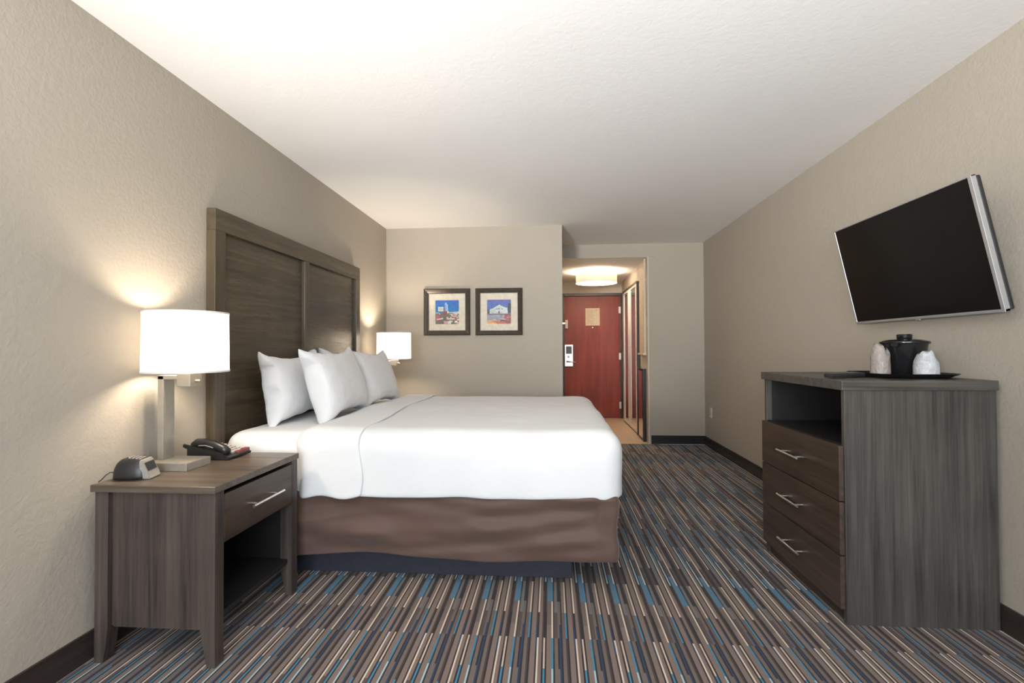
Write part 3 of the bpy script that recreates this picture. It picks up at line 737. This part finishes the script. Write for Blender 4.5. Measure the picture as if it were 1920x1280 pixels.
# ------------------------------------------------------------------ framed pictures
def picture(label, x0, z0, which):
    g = thing('framed_picture', label, 'picture', (x0, YB, z0), group='framed pictures above the bed')
    S = .489; w = .053
    b = NB()
    prof = [(0, 0), (0, -.026), (.010, -.032), (.030, -.024), (w - .006, -.016), (w, -.016), (w, 0)]     # (inset, y)
    rings = []
    for (cx, cz) in ((0, 0), (1, 0), (1, 1), (0, 1)):
        rings.append([b.verts.new((cx * S + (1 - 2 * cx) * i_, y_, cz * S + (1 - 2 * cz) * i_)) for i_, y_ in prof])
    for q in range(4):
        A, B = rings[q], rings[(q + 1) % 4]
        for i in range(len(prof)): b.faces.new((A[i], A[(i + 1) % len(prof)], B[(i + 1) % len(prof)], B[i]))
    obj('frame', b, M['frame'], g)
    # mat with a window
    b = NB(); a, c = w - .002, S - w + .002; e, f_ = .121, S - .119
    for x0_, x1_, z0_, z1_ in ((a, e, a, c), (f_, c, a, c), (e, f_, a, .1175), (e, f_, .369, c)): box(b, x0_, x1_, -.012, -.002, z0_, z1_)
    obj('mat', b, M['mat_board'], g)
    # print: flat picture of paper shapes
    cols = {}
    def pm(rgb):
        if rgb not in cols: cols[rgb] = plain('print_ink', srgb(*rgb), 0.6, var=.12, scale=60)
        return list(cols).index(rgb)
    b = NB(); X0, X1, Z0, Z1 = .119, S - .117, .1155, .371; lay = [0]
    def rect(u0, u1, v0, v1, rgb): poly([(u0, v0), (u1, v0), (u1, v1), (u0, v1)], rgb)
    def poly(pts, rgb):
        y = -.006 - lay[0] * .00002; lay[0] += 1; mi = pm(rgb)
        f = b.faces.new([b.verts.new((X0 + (X1 - X0) * u, y, Z0 + (Z1 - Z0) * v)) for u, v in pts]); f.material_index = mi
    rnd = random.Random(5 if which == 0 else 8)
    if which == 0:
        for i in range(6): rect(0, 1, .45 + i * .0917, .45 + (i + 1) * .0917, [(40, 128, 190), (38, 122, 190), (40, 115, 188), (46, 110, 188), (54, 108, 190), (64, 108, 190)][i])
        poly([(0, .5), (.3, .47), (.6, .5), (1, .54), (1, .40), (0, .40)], (176, 186, 190))
        poly([(.38, .52), (.38, .80), (.42, .88), (.45, .90), (.49, .83), (.53, .80), (.54, .52)], (158, 196, 226)); rect(.38, .43, .5, .80, (112, 140, 190)); rect(.46, .475, .52, .78, (120, 150, 190))
        rect(.12, .34, .54, .72, (222, 222, 206)); rect(.14, .33, .57, .68, (200, 204, 190)); rect(.34, .56, .46, .51, (204, 206, 176))
        rect(0, 1, 0, .46, (110, 112, 98))
        for i in range(60):
            u, v_ = rnd.random() * .96, rnd.random() * .46; s = .03 + rnd.random() * .06
            rect(u, min(1, u + s * 1.6), v_, v_ + s, rnd.choice([(196, 96, 118), (170, 84, 88), (208, 198, 190), (96, 110, 92), (128, 112, 96), (200, 170, 168), (84, 104, 88), (150, 74, 70), (226, 224, 214)]))
        rect(.05, .20, .20, .38, (188, 92, 112)); poly([(.05, .18), (.34, .22), (.30, .27), (.05, .21)], (216, 212, 214)); rect(.52, .66, .02, .14, (214, 218, 212)); rect(.48, .80, .20, .26, (206, 196, 190)); rect(.36, .50, .02, .14, (206, 160, 164))
    else:
        for i in range(6): rect(0, 1, .4 + i * .1, .4 + (i + 1) * .1, [(104, 130, 178), (98, 124, 178), (90, 118, 176), (92, 116, 178), (96, 112, 180), (104, 110, 180)][i])
        rect(.87, 1, .45, .85, (72, 84, 100)); rect(0, .10, .40, .60, (92, 92, 100))
        poly([(.10, .42), (.12, .60), (.28, .66), (.38, .72), (.46, .77), (.52, .80), (.58, .76), (.68, .70), (.84, .66), (.86, .42)], (204, 216, 212))
        poly([(.10, .42), (.12, .57), (.34, .60), (.34, .42)], (190, 198, 190)); rect(.36, .68, .42, .50, (196, 190, 200))
        for u in (.38, .47, .59): rect(u, u + .06, .60, .64, (128, 138, 140))
        rect(.475, .52, .40, .53, (74, 70, 76)); rect(.485, .505, .60, .67, (96, 104, 110))
        rect(0, 1, .36, .43, (128, 120, 128)); rect(0, 1, .16, .37, (158, 160, 180))
        for i in range(26):
            u, v_ = rnd.random() * .95, .17 + rnd.random() * .2; rect(u, min(1, u + .12), v_, v_ + .02, rnd.choice([(182, 184, 192), (140, 142, 166), (190, 190, 186), (132, 128, 140)]))
        rect(0, .55, 0, .16, (212, 160, 122)); rect(.3, 1, 0, .13, (190, 118, 104)); rect(.02, .4, 0, .06, (222, 180, 130)); rect(.72, 1, .02, .40, (150, 96, 98))
        for i in range(14): u = .55 + rnd.random() * .4; v_ = rnd.random() * .32; rect(u, min(1, u + .09), v_, v_ + .025, rnd.choice([(200, 140, 130), (120, 78, 84), (206, 190, 184), (172, 104, 98)]))
    obj('print', b, list(cols.values()) and [cols[k] for k in cols], g)
    b = NB(); box(b, .02, S - .02, -.0018, 0, .02, S - .02); obj('backing', b, M['dark_slot'], g)
picture('framed picture of a white tower under deep blue sky, left one of two', -1.333, 1.304, 0)
picture('framed picture of a pale gabled building under violet sky, right one of two', -.786, 1.303, 1)

# ------------------------------------------------------------------ hall ceiling light
HLX, HLY = .656, 7.42
g = thing('ceiling_light', 'lit cream drum ceiling light in the entrance hall', 'ceiling light', (HLX, HLY, ZH))
b = NB(); lathe(b, [(0, -.001), (.11, -.001), (.11, -.022), (0, -.022)], 0, 0, 32); obj('canopy', b, M['steel'], g)
b = NB(); lathe(b, [(.295, -.168), (.295, -.03)], 0, 0, 64); hs_ = obj('drum_shade', b, M['hall_shade'], g, smooth=True)
for zz in (-.172, -.034):
    b = NB(); lathe(b, [(.293, zz), (.298, zz), (.298, zz + .006), (.293, zz + .006), (.293, zz)], 0, 0, 64)
    obj('rim', b, M['cream'], hs_)
b = NB(); lathe(b, [(.290, -.165), (.20, -.176), (.08, -.182), (0, -.183)], 0, 0, 64); obj('diffuser', b, M['hall_diffuser'], g, smooth=True)
b = NB(); lathe(b, [(0, -.205), (.008, -.202), (.014, -.192), (.009, -.184), (0, -.182)], 0, 0, 20); tube(b, [(0, 0, -.184), (0, 0, -.02)], .004, 8); obj('finial', b, M['steel'], g, smooth=True)

# ------------------------------------------------------------------ outlet on the right wall
g = thing('wall_outlet', 'ivory outlet plate low on the right wall near the far corner', 'outlet', (XR, 6.045, .352))
b = NB(); box(b, -.007, 0, -.036, .036, 0, .116, .002); obj('plate', b, M['outlet'], g)
for z in (.022, .066):
    b = NB(); box(b, -.010, -.006, -.017, .017, z, z + .028, .002); so = obj('socket', b, M['outlet'], g)
    b = NB(); box(b, -.0105, -.0095, -.008, -.005, z + .01, z + .02); box(b, -.0105, -.0095, .005, .008, z + .01, z + .02); obj('slot', b, M['dark_slot'], so)

# ------------------------------------------------------------------ lights
def light(name, typ, loc, power, col, **k):
    l = bpy.data.lights.new(name, typ); l.energy = power; l.color = col
    for a, v in k.items(): setattr(l, a, v)
    o = bpy.data.objects.new(name, l); C.objects.link(o); o.location = loc; o['kind'] = 'helper'; return o
WARM = (1.0, .84, .65)
for g_, pw in ((lampA, 20), (lampB, 38)):
    x, y, z = g_.location; light('lamp_light', 'POINT', (x, y, z + .53), pw, WARM, shadow_soft_size=.05)
light('hall_lamp_light', 'POINT', (HLX, HLY, ZH - .10), 150, (1, .80, .58), shadow_soft_size=.06)
WXC, WZC = (WX0 + WX1) / 2, (WZ0 + WZ1) / 2
w = light('window_daylight', 'AREA', (WXC, YW - .03, WZC), 125, (.80, .90, 1.0), shape='RECTANGLE', size=WX1 - WX0 - .1, size_y=WZ1 - WZ0 - .1)
w.rotation_euler = (PI / 2, 0, 0)
# uplight added in the window to brighten the ceiling, imitating ground bounce
w = light('added_window_uplight', 'AREA', (WXC, YW - .02, WZC), 45, (.92, .965, 1.0), shape='RECTANGLE', size=WX1 - WX0 - .1, size_y=.7)
w.rotation_euler = (PI / 2 + 1.05, 0, 0)
f_ = light('added_ceiling_spot', 'SPOT', (-1.3, -1.5, 1.35), 1040, (1.0, .96, .92), shadow_soft_size=.3, spot_size=math.radians(74), spot_blend=1.0)  # added spot without a fixture, brightens the ceiling and far walls
f_.rotation_euler = (PI / 2 + math.radians(23), 0, math.radians(-21))
wd = bpy.data.worlds.new('sky'); bpy.context.scene.world = wd; wd.use_nodes = True
wd.node_tree.nodes['Background'].inputs[0].default_value = (.7, .8, 1, 1); wd.node_tree.nodes['Background'].inputs[1].default_value = .6

# ------------------------------------------------------------------ camera
YAW, PITCH, ROLL, FPX = 0.077454, 0.014883, -0.004177, 950.0
cy, sy, cp, sp = math.cos(YAW), math.sin(YAW), math.cos(PITCH), math.sin(PITCH)
Fv = Vector((-sy * cp, cy * cp, sp)); Rv = Vector((cy, sy, 0)); Uv = Rv.cross(Fv)
R2 = math.cos(ROLL) * Rv + math.sin(ROLL) * Uv; U2 = -math.sin(ROLL) * Rv + math.cos(ROLL) * Uv
cam = bpy.data.cameras.new('camera'); cam.sensor_width = 36; cam.lens = FPX / 1920 * 36; cam.clip_start = .02
co = bpy.data.objects.new('camera', cam); C.objects.link(co)
co.matrix_world = Matrix.Translation((0, 0, H_CAM)) @ Matrix((R2, U2, -Fv)).transposed().to_4x4()
sc = bpy.context.scene; sc.camera = co
sc.view_settings.view_transform = 'Standard'; sc.view_settings.look = 'None'; sc.view_settings.gamma = 1
sc.view_settings.use_curve_mapping = False
sc.view_settings.exposure = 0.31
try:
    sc.cycles.max_bounces = 8; sc.cycles.diffuse_bounces = 5; sc.cycles.glossy_bounces = 4; sc.cycles.use_denoising = True
    sc.cycles.caustics_reflective = False; sc.cycles.caustics_refractive = False; sc.cycles.sample_clamp_indirect = 6
except Exception: pass
